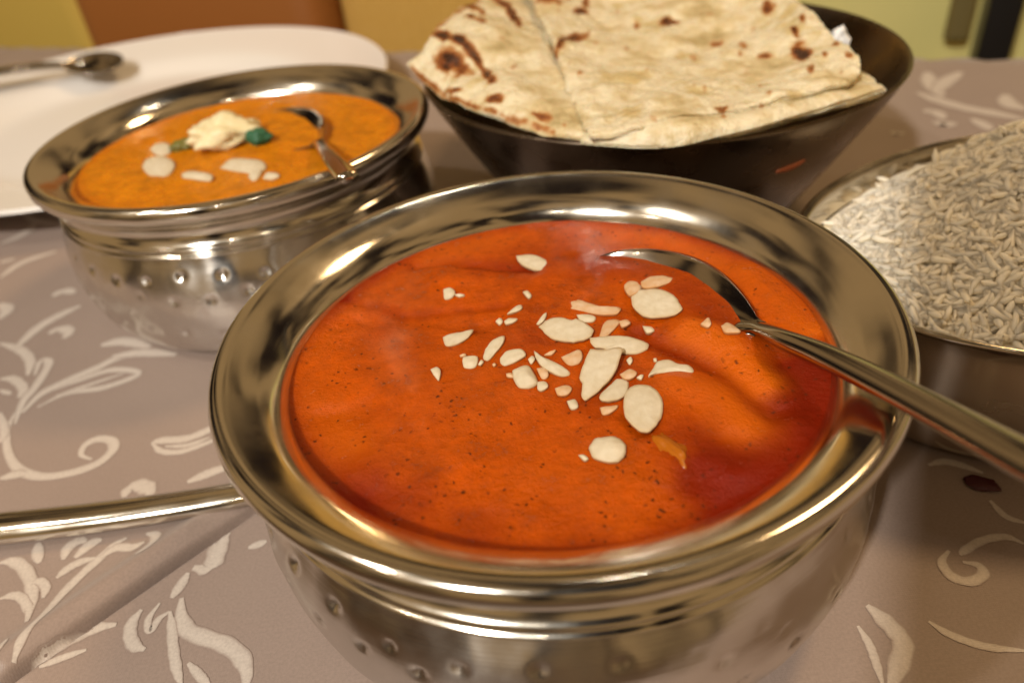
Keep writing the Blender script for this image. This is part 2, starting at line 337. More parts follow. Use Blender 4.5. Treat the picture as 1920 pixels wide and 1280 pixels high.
# the same scroll repeats over the rest of the cloth
base = [(np.array([at(*(np.array([0, 380])+np.array(q)/1.4222))[:2] for q in pix])-np.array([-.13, .25]), wd) for pix, wd in MOT[:13]]
for (ox, oy, a, s) in [(.30, .33, 2.4, 1.1), (-.42, .42, .7, 1.2), (.25, .02, 1.2, 1), (-.35, .08, 3.6, 1.1), (-.05, .46, 4.4, 1.3), (.42, .15, 5.2, 1.2), (-.30, .22, 2.0, 1)]:
    c, sn = math.cos(a)*s, math.sin(a)*s
    for pts, wd in base:
        q = np.c_[pts[:, 0]*c-pts[:, 1]*sn+ox, pts[:, 0]*sn+pts[:, 1]*c+oy]
        if ((q@NE[:2]) > .54).any() or ((q@NE[:2]) < .055).any(): continue
        ribbon(q, wd*s, world=True, lift=.00008)
sme = mesh('woven_scrolls', RV, RF); attr(sme, 'weave', RW)
sc = link('woven_scrolls', sme, M_SCROLL, cloth); sc['kind'] = 'stuff'

# ------------------------------------------------------------------ background furniture
def orient_back(o, p):                   # local x along the table edge, local y away from it
    mm = Matrix.Identity(4)
    for i in range(3): mm[i][0], mm[i][1], mm[i][2], mm[i][3] = TE[i], NE[i], (0, 0, 1)[i], p[i]
    o.matrix_world = mm
M_LEATHER = mat('brown_leather', (.34, .12, .025), .45); nn_ = noise_node(M_LEATHER, 300, 3); bump(M_LEATHER, nn_.outputs['Fac'], .2, .001)
M_STRAW = mat('woven_straw', (.60, .34, .07), .6)
t_ = N(M_STRAW, 'ShaderNodeTexCoord'); wv = N(M_STRAW, 'ShaderNodeTexWave', Scale=90.0, Distortion=5.0); wv.bands_direction = 'X'; L(M_STRAW, t_.outputs['Object'], wv.inputs['Vector'])
rr_ = ramp(M_STRAW, wv.outputs['Fac'], [(0, (.58, .30, .05)), (1, (.85, .55, .14))]); L(M_STRAW, rr_.outputs['Color'], P(M_STRAW).inputs['Base Color']); bump(M_STRAW, wv.outputs['Fac'], .5, .003)
M_BLACK = mat('black_wood', (.008, .007, .007), .4)
M_MUSTARD = mat('mustard_fabric', (.66, .46, .09), .8)
M_OLIVE = mat('olive_brown', (.19, .15, .05), .6)
def place_box(name, parent, c, s0, s1, z0, z1, d, M, bev=.01):
    o = link(name, box_bm(abs(s1-s0), d, z1-z0, bev, 3), M, parent)
    o.location = ((s0+s1)/2, c, (z0+z1)/2); return o
def chair(name, px0, px1, c, M, label, ztop=.18):
    a = at_back(px0, 30, c); b = at_back(px1, 30, c); s0, s1 = a@TE, b@TE
    root = empty(name, (0, 0, 0), label, 'chair'); mid = NE*c+TE*(s0+s1)/2; mid[2] = -.75
    orient_back(root, mid); hw = (s1-s0)/2
    place_box('backrest', root, .03, -hw, hw, .33, .75+ztop, .07, M, .034)
    place_box('seat', root, .24, -hw, hw, .40, .46, .42, M, .018)
    for sx in (-1, 1):
        for y in (.06, .42): place_box('leg', root, y, sx*(hw-.02)-.018, sx*(hw-.02)+.018, 0.0, .41, .036, M_BLACK, .004)
    return root
chair('leather_chair', 138, 600, .70, M_LEATHER, 'brown leather chair behind the white plate')
chair('straw_chair', 628, 1180, .74, M_STRAW, 'golden woven straw chair behind the naan bowl')
mc = chair('mustard_chair', -330, 160, .83, M_MUSTARD, 'mustard yellow chair standing beside the brown leather chair')
def post(name, px0, px1, c, d, M, label, cat, z0, z1, bev):
    a = at_back(px0, 60, c); b = at_back(px1, 60, c); root = link(name, box_bm(abs((b-a)@TE), d, z1-z0, bev, 3), M)
    mid = NE*(c+d/2)+TE*(a@TE+b@TE)/2; mid[2] = (z0+z1)/2; orient_back(root, mid); return tag(root, label, cat)
post('black_post', 1842, 1908, .98, .05, M_BLACK, 'square black wooden post in front of the yellow green wall', 'post', -.75, .6, .004)
zb = at_back(1795, 82, 1.12)[2]
post('olive_strip', 1772, 1822, 1.12, .02, M_OLIVE, 'olive brown strap with rounded end on the wall', 'strip', zb, .5, .009)  # plain olive brown strip with rounded edges, upright before the wall

# ------------------------------------------------------------------ steel serving bowls
HANDI = [(0, .0), (.046, 0), (.057, .0006), (.0640, .0035), (.0690, .0095), (.0722, .0175), (.0736, .026), (.0736, .034), (.0724, .0405), (.0704, .0462)]
NECK = [(.0704, .0462), (.0709, .0470), (.0699, .0480), (.0705, .0493), (.0694, .0505), (.0684, .0525), (.0684, .0545), (.0694, .0568), (.0712, .0588), (.0732, .0602)]
LIP = [(.0732, .0602), (.0748, .0610), (.0759, .0626), (.0762, .0645), (.0756, .0660), (.0744, .0667), (.0728, .0666), (.0706, .0656), (.0682, .0643), (.0658, .0628), (.0637, .0610), (.0619, .0588), (.0609, .0562), (.0609, .0535), (.0628, .0500), (.066, .044), (.066, .025), (.060, .012), (.045, .006), (0, .005)]
def dimples(R, Z, T):
    rows = [(.0105, 0), (.0180, .5), (.0255, 0), (.0330, .5), (.0395, 0)]; n = 34
    out = R.copy()
    for zr, sh in rows:
        k = np.round(T/(2*math.pi)*n-sh)+sh; dth = T-k*2*math.pi/n
        j = np.sin(k*12.9898+zr*7000)
        d2 = (dth*.072+j*.0018)**2+(Z-zr-np.cos(k*7.7+zr*900)*.0014)**2
        out -= np.where(R > .055, (.00060+.00050*j)*np.exp(-(d2/(.0013**2))**1.2), 0)
    nz_ = np.array([[noise.noise(Vector((math.cos(t)*9, math.sin(t)*9, z*130))) for t in T[0]] for z in Z[:, 0]])
    out += np.where(R > .05, .00030*nz_, 0)
    return out, Z
BOWL_ME = {}
def handi(loc, rot, label):
    root = empty('serving_bowl', loc, label, 'bowl', 'hammered steel curry bowls'); root.rotation_euler[2] = rot
    if not BOWL_ME:
        BOWL_ME['body'] = lathe('body', HANDI, 480, 8, dimples)
        BOWL_ME['neck'] = lathe('neck', NECK, 160, 5)
        BOWL_ME['rim'] = lathe('rim', LIP, 160, 5)
    link('body', BOWL_ME['body'], M_BODY, root); link('neck', BOWL_ME['neck'], M_RIM, root); link('rim', BOWL_ME['rim'], M_RIM, root)
    return root
C1 = np.array([.0093, .1444]); C2 = np.array([-.0982, .2980])
handi((*C1, 0), .3, 'hammered steel bowl of red curry with a spoon across its rim')
handi((*C2, 0), 1.1, 'hammered steel bowl of yellow curry beside the white plate')

# sauce surfaces
SZ = .0562
def px2w(p, z=SZ): return [tuple(at(a, b, z)[:2]) for a, b in p]
SURF = {}
def on_sauce(name, x, y):
    X, Y, Z_ = SURF[name]; i = np.argmin((X-x)**2+(Y-y)**2); return float(Z_.ravel()[i])
def sauce(name, C, z, R, M, ridges, oil_shades, lit_creams, amp, label):
    nr, na = 150, 300
    rr = R*np.sqrt(np.linspace(0, 1, nr)); rr[0] = 1e-5; th = np.linspace(0, 2*math.pi, na, endpoint=False)
    X = C[0]+rr[:, None]*np.cos(th); Y = C[1]+rr[:, None]*np.sin(th)
    Hh = np.zeros_like(X); O = np.zeros_like(X)
    for i in range(nr):
        for j in range(na):
            x, y = X[i, j], Y[i, j]
            Hh[i, j] = amp*(fbm(x*38, y*38, 3.1, 3)+.35*fbm(x*120, y*120, 8, 2)); O[i, j] = .45*fbm(x*45+4, y*30, 5, 4)
    Hh = np.clip(Hh, -amp, amp*1.3)
    for pl, hgt, wd in ridges: Hh += hgt*np.exp(-(pl_dist(X, Y, pl)/wd)**2)
    for pl, s, wd in oil_shades: O += s*np.exp(-(pl_dist(X, Y, pl)/wd)**2)
    CR = np.zeros_like(X)
    for pl, s, wd in lit_creams: CR += s*np.exp(-(pl_dist(X, Y, pl)/wd)**2)
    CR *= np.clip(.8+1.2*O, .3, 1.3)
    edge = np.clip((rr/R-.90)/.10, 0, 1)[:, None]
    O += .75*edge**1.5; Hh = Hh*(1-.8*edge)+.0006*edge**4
    SURF[name] = (X, Y, z+Hh)
    me = mesh(name, np.stack([X, Y, z+Hh], -1).reshape(-1, 3), grid_faces(nr, na, True))
    attr(me, 'oil_shade', np.clip(O, 0, 1)); attr(me, 'lit_cream', np.clip(CR, 0, 1))
    o = link(name, me, M); return tag(o, label, 'curry')
RID = [(px2w([(1200, 620), (1270, 650), (1350, 690), (1420, 740), (1450, 770)]), -.0014, .0030),
       (px2w([(1270, 720), (1330, 740), (1400, 790)]), .0012, .005),
       (px2w([(1330, 640), (1400, 680), (1450, 730)]), .0010, .0045),
       (px2w([(1410, 520), (1470, 570), (1520, 620)]), .0022, .0055),
       (px2w([(780, 500), (850, 490), (930, 500), (1000, 505)]), -.0010, .0022),
       (px2w([(820, 520), (880, 525)]), .0010, .003),
       (px2w([(560, 640), (660, 600), (800, 600), (900, 610)]), -.0006, .003),
       (px2w([(600, 780), (680, 770)]), -.0009, .0035), (px2w([(1240, 830), (1265, 870)]), .0012, .004),
       (px2w([(1180, 780), (1250, 830), (1300, 870)]), -.0008, .003),
       (px2w([(1160, 505), (1260, 530), (1350, 590)]), .0010, .0075), (px2w([(1150, 450), (1260, 465), (1380, 530)]), -.0008, .004)]
OIL_SHADE = [(px2w([(1200, 620), (1270, 650), (1350, 690), (1440, 760), (1520, 770)]), .9, .0045), (px2w([(780, 500), (850, 490), (1000, 505)]), .5, .003),  # red oil, plus painted shade of the groove, spoon and near-left rim
       (px2w([(1480, 700), (1550, 760), (1480, 850), (1350, 920)]), .75, .010), (px2w([(600, 830), (700, 920), (900, 985)]), .5, .006), (px2w([(1150, 500), (1300, 560), (1350, 600)]), .55, .008),
       (px2w([(1000, 640), (1150, 700), (1100, 760)]), .4, .007)]
LIT_CREAM = [(px2w([(1400, 510), (1460, 560), (1510, 620)]), 1.0, .0050), (px2w([(1290, 625), (1360, 660), (1430, 720)]), 1.0, .0040), (px2w([(1270, 720), (1330, 740), (1400, 800)]), .7, .0055),  # paler orange swirls, with light on the raised lobes painted in
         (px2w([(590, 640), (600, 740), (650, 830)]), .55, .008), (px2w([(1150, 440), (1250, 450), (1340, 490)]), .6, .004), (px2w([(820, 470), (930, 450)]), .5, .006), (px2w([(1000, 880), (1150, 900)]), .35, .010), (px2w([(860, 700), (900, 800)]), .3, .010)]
OIL_SHADE += [(px2w([(1420, 760), (1500, 720), (1570, 640)]), .9, .005), (px2w([(1440, 870), (1530, 800)]), .8, .006), (px2w([(1300, 800), (1350, 850), (1300, 900)]), .4, .004), (px2w([(640, 560), (760, 590), (950, 570)]), .35, .002)]
RID += [(px2w([(1290, 612), (1350, 630), (1400, 650)]), .0020, .0042), (px2w([(1300, 860), (1380, 900), (1450, 860)]), .0009, .0035), (px2w([(1340, 960), (1420, 920)]), -.0008, .002), (px2w([(1440, 830), (1500, 800)]), .0010, .003), (px2w([(640, 560), (760, 590), (950, 570)]), -.0006, .0018), (px2w([(700, 860), (800, 900)]), .0006, .005)]
sauce('red_curry', C1, SZ, .0614, M_SAUCE, RID, OIL_SHADE, LIT_CREAM, .0009, 'glossy red orange curry filling the hammered bowl with the large spoon')
SZ2 = .0572
sauce('yellow_curry', C2, SZ2, .0616, M_SAUCE2, [], [], [], .0011, 'creamy yellow orange curry in the bowl beside the white plate')

# ------------------------------------------------------------------ almond flakes
def flake(name, poly, z, tilt, M, label, group, o=(780, 400), sc=2.461, thick=.0007, dome=.0003, cat='almond flake', lift=.0003, surf='red_curry'):
    W = np.array([at(o[0]+a/sc, o[1]+b/sc, z)[:2] for a, b in poly]); c = W.mean(0)
    D = W-c
    z = on_sauce(surf, *c)+lift
    S = spline(np.vstack([D, D[:1]]), 4)[:-1]
    S = S*(1+.035*np.array([fbm(q_[0]*900+c[0]*500, q_[1]*900+c[1]*500, 2, 3) for q_ in S]))[:, None]
    n = len(S); V = []; rings = [1.0, .985, .85, .45]
    ta, tm = tilt
    def zt(q): return (q[0]*math.cos(ta)+q[1]*math.sin(ta))*tm
    def wob(q): return .00012*fbm(q[0]*600+c[0]*900, q[1]*600, 1, 2)
    V += [(*q, -thick+zt(q)) for q in S*.96]
    for k, s in enumerate(rings):
        for q in S*s: V.append((*q, (0 if k == 0 else .00012)+dome*(1-s*s)+zt(q)+wob(q)))
    F = grid_faces(len(rings)+1, n, True)
    V.append((0, 0, dome+.0002)); top = len(V)-1
    for j in range(n): F.append((len(rings)*n+j, len(rings)*n+(j+1) % n, top))
    F.append(tuple(range(n))[::-1])
    fm = mesh(name, V, F); attr(fm, 'edge', [1]*n+[1]*n+[.7]*n+[.15]*n+[0]*(n+1))
    ob = link(name, fm, M); ob.location = (*c, z); return tag(ob, label, cat, group)
G_W = 'almond flakes on the red curry'; FR = 'small pale broken almond crumb scattered on the red curry'; FRW = 'small orange tinted almond crumb coated with red curry'
BIG = [
 ([(462, 205), (530, 198), (580, 210), (620, 235), (648, 260), (560, 265), (500, 248), (472, 228)], 0, 'pointed almond flake lying alone left of the spoon tip'),
 ([(960, 350), (985, 328), (1035, 335), (1040, 370), (990, 400), (965, 375)], 1, 'stubby sauce tinted almond flake tucked behind the oval flake by the spoon'),
 ([(1035, 350), (1085, 320), (1140, 315), (1183, 325), (1165, 348), (1100, 372), (1045, 372)], 1, 'narrow sauce tinted almond flake beside the spoon edge'),
 ([(992, 405), (1010, 380), (1060, 368), (1130, 375), (1190, 405), (1215, 440), (1228, 465), (1190, 490), (1100, 495), (1050, 485), (1005, 450)], 0, 'large oval almond flake just in front of the spoon bowl'),
 ([(685, 402), (740, 398), (790, 415), (850, 435), (940, 445), (925, 472), (850, 470), (760, 450), (700, 440)], 1, 'long thin sauce coated almond sliver'),
 ([(568, 525), (605, 495), (665, 485), (720, 500), (745, 495), (790, 520), (820, 548), (800, 580), (740, 595), (690, 592), (620, 575)], 0, 'broad notched almond flake with split edge'),
 ([(800, 590), (870, 578), (930, 570), (990, 572), (1060, 590), (1075, 612), (1030, 640), (960, 648), (890, 645), (865, 630), (820, 625)], 0, 'long flat almond flake lying crosswise above the largest teardrop flake'),
 ([(805, 650), (870, 655), (948, 645), (945, 690), (915, 760), (860, 820), (800, 865), (765, 862), (768, 800), (755, 775), (775, 710)], 0, 'largest teardrop almond flake with squared top'),
 ([(935, 745), (970, 750), (982, 790), (960, 850), (900, 875), (850, 870), (855, 840), (900, 790)], 0, 'rounded almond flake tucked beside the largest teardrop flake'),
 ([(985, 815), (1030, 800), (1080, 805), (1120, 835), (1140, 890), (1130, 960), (1095, 1010), (1060, 1032), (1010, 1010), (965, 960), (957, 900), (965, 850)], 0, 'smooth whole oval almond flake with clean edge'),
 ([(795, 1085), (825, 1045), (880, 1035), (930, 1042), (965, 1070), (968, 1110), (940, 1150), (890, 1152), (820, 1130)], 0, 'round almond flake half sunk in curry apart from the heap'),
 ([(122, 570), (160, 552), (215, 545), (265, 535), (240, 575), (190, 605), (140, 610)], 0, 'wedge shaped almond flake at the far edge of the scatter from the spoon'),
 ([(320, 630), (355, 590), (408, 575), (400, 610), (365, 650), (335, 680), (310, 670)], 0, 'slanted narrow almond shard beside the square crumb'),
 ([(215, 690), (225, 670), (285, 668), (275, 712), (225, 715)], 0, 'small square almond crumb'),
 ([(388, 670), (420, 640), (480, 632), (508, 655), (480, 675), (450, 690), (410, 702), (390, 690)], 0, 'ragged almond flake above the thick rounded chunk'),
 ([(443, 730), (490, 705), (522, 705), (555, 760), (560, 795), (520, 815), (475, 810), (450, 770)], 0, 'thick rounded almond chunk with orange stained end'),
 ([(545, 640), (580, 665), (640, 690), (700, 725), (710, 748), (670, 755), (620, 735), (580, 710), (555, 675)], 0, 'slender diagonal almond sliver beside the thick chunk'),
 ([(670, 665), (720, 645), (755, 635), (770, 660), (755, 695), (715, 705), (690, 690)], 1, 'small translucent almond flake left of the largest teardrop flake'),
 ([(1070, 765), (1095, 720), (1115, 690), (1165, 678), (1210, 700), (1260, 705), (1280, 740), (1220, 738), (1160, 745), (1110, 750)], 0, 'jagged almond flake on the lip of the dark sauce groove'),
]
SMALL = [([(740, 462), (790, 458), (830, 470), (815, 490), (760, 488)], 0), ([(848, 890), (890, 880), (935, 878), (900, 912), (862, 920)], 1), ([(748, 1100), (775, 1100), (795, 1120), (775, 1128)], 0),
 ([(125, 345), (155, 338), (180, 355), (165, 380), (130, 385)], 0), ([(492, 358), (515, 350), (533, 372), (518, 385)], 0), ([(420, 458), (455, 425), (485, 415), (487, 435), (450, 452)], 0),
 ([(365, 485), (385, 470), (400, 485), (385, 500)], 0), ([(405, 490), (430, 475), (468, 475), (450, 492), (415, 502)], 0), ([(555, 500), (580, 465), (602, 452), (595, 480), (570, 502)], 0),
 ([(65, 712), (95, 702), (113, 722), (105, 762), (85, 745)], 0), ([(560, 770), (595, 768), (610, 795), (580, 815), (560, 805)], 0), ([(640, 800), (690, 785), (720, 800), (700, 830), (655, 830)], 1),
 ([(695, 855), (735, 848), (748, 885), (715, 895)], 0), ([(845, 560), (870, 490), (920, 475), (940, 490), (900, 540), (870, 570)], 1), ([(935, 485), (970, 480), (990, 500), (950, 515)], 1),
 ([(1045, 495), (1090, 495), (1100, 515), (1065, 525)], 0), ([(1310, 545), (1345, 518), (1360, 545), (1345, 560)], 1), ([(1405, 550), (1440, 530), (1495, 575), (1460, 585), (1420, 580)], 1),
 ([(940, 735), (985, 712), (1020, 730), (1000, 755), (960, 755)], 1), ([(415, 735), (440, 730), (450, 750), (420, 748)], 1), ([(1018, 752), (1035, 740), (1050, 742), (1040, 760)], 0),
 ([(515, 660), (535, 645), (548, 660), (530, 680)], 0), ([(970, 665), (990, 652), (1000, 670), (985, 685)], 0), ([(555, 705), (600, 700), (610, 740), (580, 750)], 1),
 ([(175, 368), (200, 364), (224, 368), (200, 376)], 0), ([(590, 640), (620, 625), (645, 620), (625, 640)], 1), ([(1095, 660), (1110, 655), (1112, 672), (1098, 672)], 0), ([(200, 648), (225, 642), (230, 652), (205, 655)], 1), ([(285, 690), (300, 672), (312, 680), (298, 692)], 0), ([(350, 690), (362, 684), (370, 692), (358, 698)], 1)]
LAY = {7: .0006, 8: .0001, 3: .0005, 6: .0003, 5: .0004, 9: .0005, 16: .0003}
for i, (poly, wet, lab) in enumerate(BIG):
    flake('almond_flake', poly, SZ, (random.uniform(0, 6.28), random.uniform(.04, .12)), M_ALMOND_WET if wet else M_ALMOND, lab, G_W, dome=.0012 if i in (15, 10) else .0003, lift=.0003+LAY.get(i, 0))
for poly, wet in SMALL:
    flake('almond_crumb', poly, SZ+.0008, (random.uniform(0, 6.28), random.uniform(0, .12)), M_ALMOND_WET if wet else M_ALMOND, FRW if wet else FR, 'coated almond crumbs on the red curry' if wet else 'almond crumbs on the red curry', thick=.0006, dome=.0003)
# softened pepper lump poking out of the red curry
def blob(name, pix, z, rx, ry, rz, M, label, cat, amp=.25, seed=0, rot=0):
    bm = bmesh.new(); bmesh.ops.create_icosphere(bm, subdivisions=4, radius=1)
    for v in bm.verts:
        d = 1+amp*noise.fractal(v.co*1.6+Vector((seed*3.1, seed, 0)), 1, 2, 3); v.co = Vector((v.co.x*rx*d, v.co.y*ry*d, v.co.z*rz*d))
    me = bpy.data.meshes.new(name); bm.to_mesh(me); bm.free()
    o = link(name, me, M); o.location = at(*pix, z); o.rotation_euler[2] = rot; return tag(o, label, cat)
M_LUMP = mat('sauce_coated_pepper', (.38, .105, .004), .25); nl = noise_node(M_LUMP, 300, 3); bump(M_LUMP, nl.outputs['Fac'], .4, .001)
blob('pepper_piece', (1258, 850), SZ-.0006, .0028, .0052, .0020, M_LUMP, 'olive tinged pepper piece coated in red curry near the round almond flake', 'pepper', .3, 2, .3)

# ------------------------------------------------------------------ garnish on the yellow curry
def f2(poly, lab, name='almond_flake', z=SZ2+.0012, M=M_ALMOND, cat='almond flake', dome=.0008): return flake(name, poly, z, (1, .05), M, lab, 'almond flakes on the yellow curry' if cat == 'almond flake' else None, o=(0, 0), sc=2.3415, dome=dome, cat=cat, surf='yellow_curry')
f2([(620, 725), (640, 695), (690, 683), (740, 690), (768, 720), (740, 758), (690, 768), (640, 755)], 'round pale almond flake on the yellow curry')
f2([(650, 640), (680, 618), (725, 615), (752, 635), (730, 662), (680, 665)], 'smaller almond flake beside the olive herb on the yellow curry')
f2([(793, 755), (830, 745), (900, 752), (932, 765), (920, 785), (850, 778), (800, 772)], 'straight narrow almond sliver on the yellow curry')
f2([(960, 725), (1010, 690), (1080, 690), (1150, 700), (1165, 730), (1120, 755), (1060, 745), (1000, 735)], 'broad almond flake in front of the white cheese on the yellow curry')
f2([(1085, 765), (1110, 745), (1150, 740), (1130, 775), (1105, 785)], 'tiny almond chip at the near edge of the yellow curry')
f2([(1150, 775), (1170, 752), (1215, 755), (1225, 768), (1190, 780)], 'tiny almond shard beside the spoon handle in the yellow curry')
blob('cheese_lump', (420, 252), SZ2+.003, .0135, .0100, .0066, M_CHEESE, 'crumbled white cheese heap on the yellow curry', 'cheese', .48, 5, .2)
blob('pepper_piece', (486, 258), SZ2+.0024, .0048, .0042, .0034, M_PEPPER, 'dark green pepper piece leaning on the white cheese', 'pepper', .3, 6)
blob('herb_leaf', (343, 272), SZ2+.001, .0055, .0035, .0022, M_HERB, 'olive green herb beside the white cheese', 'herb', .4, 9, .4)

# ------------------------------------------------------------------ spoons
def spoon(name, handle, hrad, neck, tip, half_w, depth, roll, label, group=None, cupz=0.0):
    root = empty(name, tuple(np.asarray(neck, float)), label, 'spoon', group)
    nk = np.asarray(neck, float); tp = np.asarray(tip, float)
    ax0 = (tp-nk)/np.linalg.norm(tp-nk); hrad = list(hrad)+[(hrad[-1][0]*.8, .0007)]
    Hn = spline(np.vstack([handle, nk[None], (nk+ax0*.006-np.array([0, 0, .0016]))[None]]), 10); rad = spline(np.asarray(hrad, float), 10)
    V, F = tube(Hn-nk, rad, 16); link('handle', mesh('handle', V, F), M_SPOON, root)
    ax = tp-nk; Ln = np.linalg.norm(ax); ax /= Ln; side = np.cross(ax, (0, 0, 1)); side /= np.linalg.norm(side); up = np.cross(side, ax)
    side, up = side*math.cos(roll)+up*math.sin(roll), up*math.cos(roll)-side*math.sin(roll)
    nu, nv = 40, 28; Vb = []
    for lay in (0, 1):
        for i in range(nu):
            u = i/(nu-1); wv_ = half_w*math.sin(math.pi/2*u/.55)**.8 if u < .55 else half_w*math.sqrt(max(0, 1-((u-.55)/.45)**2))
            wv_ = max(wv_, .0024 if u < .5 else 0); dp = depth*(wv_/half_w)**1.2
            for j in range(nv):
                s = -1+2*j/(nv-1); q = ax*(u*Ln)+side*(s*wv_)-up*(dp*(1-s*s))
                Vb.append(q-up*(.0011*lay)*(1-.25*abs(s)))
    g = grid_faces(nu, nv); nvt = nu*nv; Fb = list(g)+[tuple(nvt+i for i in f[::-1]) for f in g]
    ring = [i*nv for i in range(nu)]; ring2 = [i*nv+nv-1 for i in range(nu)]
    for rg in (ring, ring2):
        for a, b in zip(rg[:-1], rg[1:]): Fb.append((a, b, b+nvt, a+nvt))
    link('bowl', mesh('spoon_bowl', Vb, Fb), M_SPOON, root); return root
q = lambda px, py, z: at(px, py, z)
nk = q(1425, 616, .0588)
spoon('serving_spoon', [q(2300, 1062, .0900), q(2080, 942, .0822), q(1900, 848, .0775), q(1700, 742, .0715), q(1550, 668, .0660), q(1475, 638, .0622)],
      [(.0052, .0018), (.0047, .0019), (.0041, .0020), (.0036, .0021), (.0031, .0021), (.0027, .0020), (.0024, .0013)],
      nk, q(1092, 500, .0552), .0150, .0066, .26, 'steel serving spoon half sunk in red curry with handle over the rim')
nk2 = q(598, 268, .0596)
spoon('serving_spoon', [q(652, 334, .0745), q(640, 318, .0725), q(622, 298, .069), q(610, 283, .0655)],
      [(.0034, .0018), (.0036, .0019), (.0032, .0018), (.0028, .0017), (.0024, .0016)],
      nk2, q(484, 222, .0558), .0150, .0066, .26, 'steel spoon in yellow curry pointing its short handle end out of the bowl')

# steel bar lying on the cloth beside the front bowl
pts = np.array([q(x, y, .0044) for x, y in [(-420, 1040), (-200, 1012), (0, 990), (150, 973), (300, 952), (420, 932), (474, 921)]])
S = spline(pts, 8); rad = np.linspace(1, .72, len(S)); V, F = tube(S, np.c_[.0060*rad, .0042*rad], 20)
tag(link('cutlery_handle', mesh('cutlery_handle', V, F), M_RIM), 'polished steel cutlery handle lying on the tablecloth against the front bowl', 'cutlery')

# ------------------------------------------------------------------ naan bowl
C3 = np.array([.072, .32])
NB = [(0, .0), (.040, 0), (.052, .0005), (.0565, .004), (.0675, .020), (.080, .040), (.0915, .059), (.0955, .0665), (.0962, .0678), (.0955, .0686), (.0945, .0680), (.0905, .060), (.079, .041), (.066, .021), (.054, .005), (.04, .003), (0, .003)]
nb = empty('naan_bowl', (*C3, 0), 'dark steel flared bowl holding the naan bread', 'bowl')
link('shell', lathe('shell', NB, 128, 4), M_DARK, nb)
M_SLOT = mat('dark_slot', (.006, .005, .004), .8); M_SLOT2 = mat('orange_reflection_slot', (.22, .05, .012), .5)  # second slot's orange is a reflection painted as its colour
def wall_slot(px0, px1, M):              # a narrow slot let into the flared wall
    P_ = []
    for a in (px0, px1):
        d = ray(*a); best = None
        for t in np.linspace(.15, .6, 4000):
            p_ = EYE+d*t; rr_ = np.hypot(*(p_[:2]-C3)); rw = .054+p_[2]*.62
            if rr_ < rw+.0012: best = p_; break
        P_.append(best if best is not None else EYE+d*.4)
    a, b = P_; me_pts = np.linspace(0, 1, 9)[:, None]*(b-a)+a
    for p_ in me_pts:
        rw = .0545+p_[2]*.625; v_ = p_[:2]-C3; p_[:2] = C3+v_/np.linalg.norm(v_)*rw
    rd = np.array([(.0006+.0014*math.sin(math.pi*t), .0009) for t in np.linspace(0.03, .97, 9)])
    nrm_ = np.append(P_[0][:2]-C3, 0); V, F = tube(me_pts-np.array([*C3, 0]), rd, 10, upv=nrm_/np.linalg.norm(nrm_))
    link('slot', mesh('slot', V, F), M, nb)
wall_slot((1602, 268), (1650, 226), M_SLOT)
wall_slot((1455, 322), (1510, 300), M_SLOT2)

# naan bread
def catmull_net(net, n):
    net = np.asarray(net, float)
    rows = np.stack([spline(net[i], n) for i in range(net.shape[0])])
    return np.stack([spline(rows[:, j], n) for j in range(rows.shape[1])], 1)
SPOTS = [(846, 122, 24, 20, 1.0), (862, 132, 22, 15, .7), (838, 78, 22, 5, .8), (852, 178, 20, 6, .75), (930, 202, 16, 8, .8), (815, 190, 14, 5, .6), (1016, 230, 18, 8, .55), (975, 250, 12, 5, .5),
 (1030, 18, 26, 6, .75), (1085, 31, 16, 7, .85), (1099, 9, 7, 13, .7), (1255, 54, 20, 6, .8), (1446, 26, 14, 13, .85), (1503, 108, 17, 17, 1.0), (1496, 76, 8, 8, .8), (1437, 115, 15, 5, .75), (1346, 88, 14, 6, .55), (1393, 93, 8, 8, .55),
 (1522, 146, 9, 8, .6), (1551, 121, 6, 6, .6), (1512, 50, 8, 9, .5), (1568, 92, 8, 6, .6), (1592, 118, 8, 7, .6), (1352, 214, 18, 4, .6), (1432, 206, 10, 4, .55), (1195, 52, 6, 7, .4), (1172, 102, 7, 8, .35), (1300, 118, 6, 7, .35), (1085, 150, 8, 5, .35), (1303, 180, 7, 5, .3), (1410, 60, 5, 6, .35), (1330, 40, 8, 5, .3), (1240, 20, 8, 6, .35)]
ARCS = [([(825, 78), (870, 92), (900, 118), (922, 160)], 7, .9), ([(880, 45), (905, 60)], 5, .6), ([(870, 22), (905, 30)], 6, .6), ([(925, 8), (950, 25), (968, 60)], 6, .75), ([(1036, 112), (1055, 88), (1098, 76)], 7, .7), ([(780, 135), (850, 190), (950, 232), (1040, 252)], 5, .45), ([(815, 62), (850, 40), (900, 12)], 5, .4)]
for _ in range(70): SPOTS.append((random.uniform(800, 1600), random.uniform(-60, 250), random.uniform(2.5, 8), random.uniform(2.5, 6), random.uniform(.12, .42)))
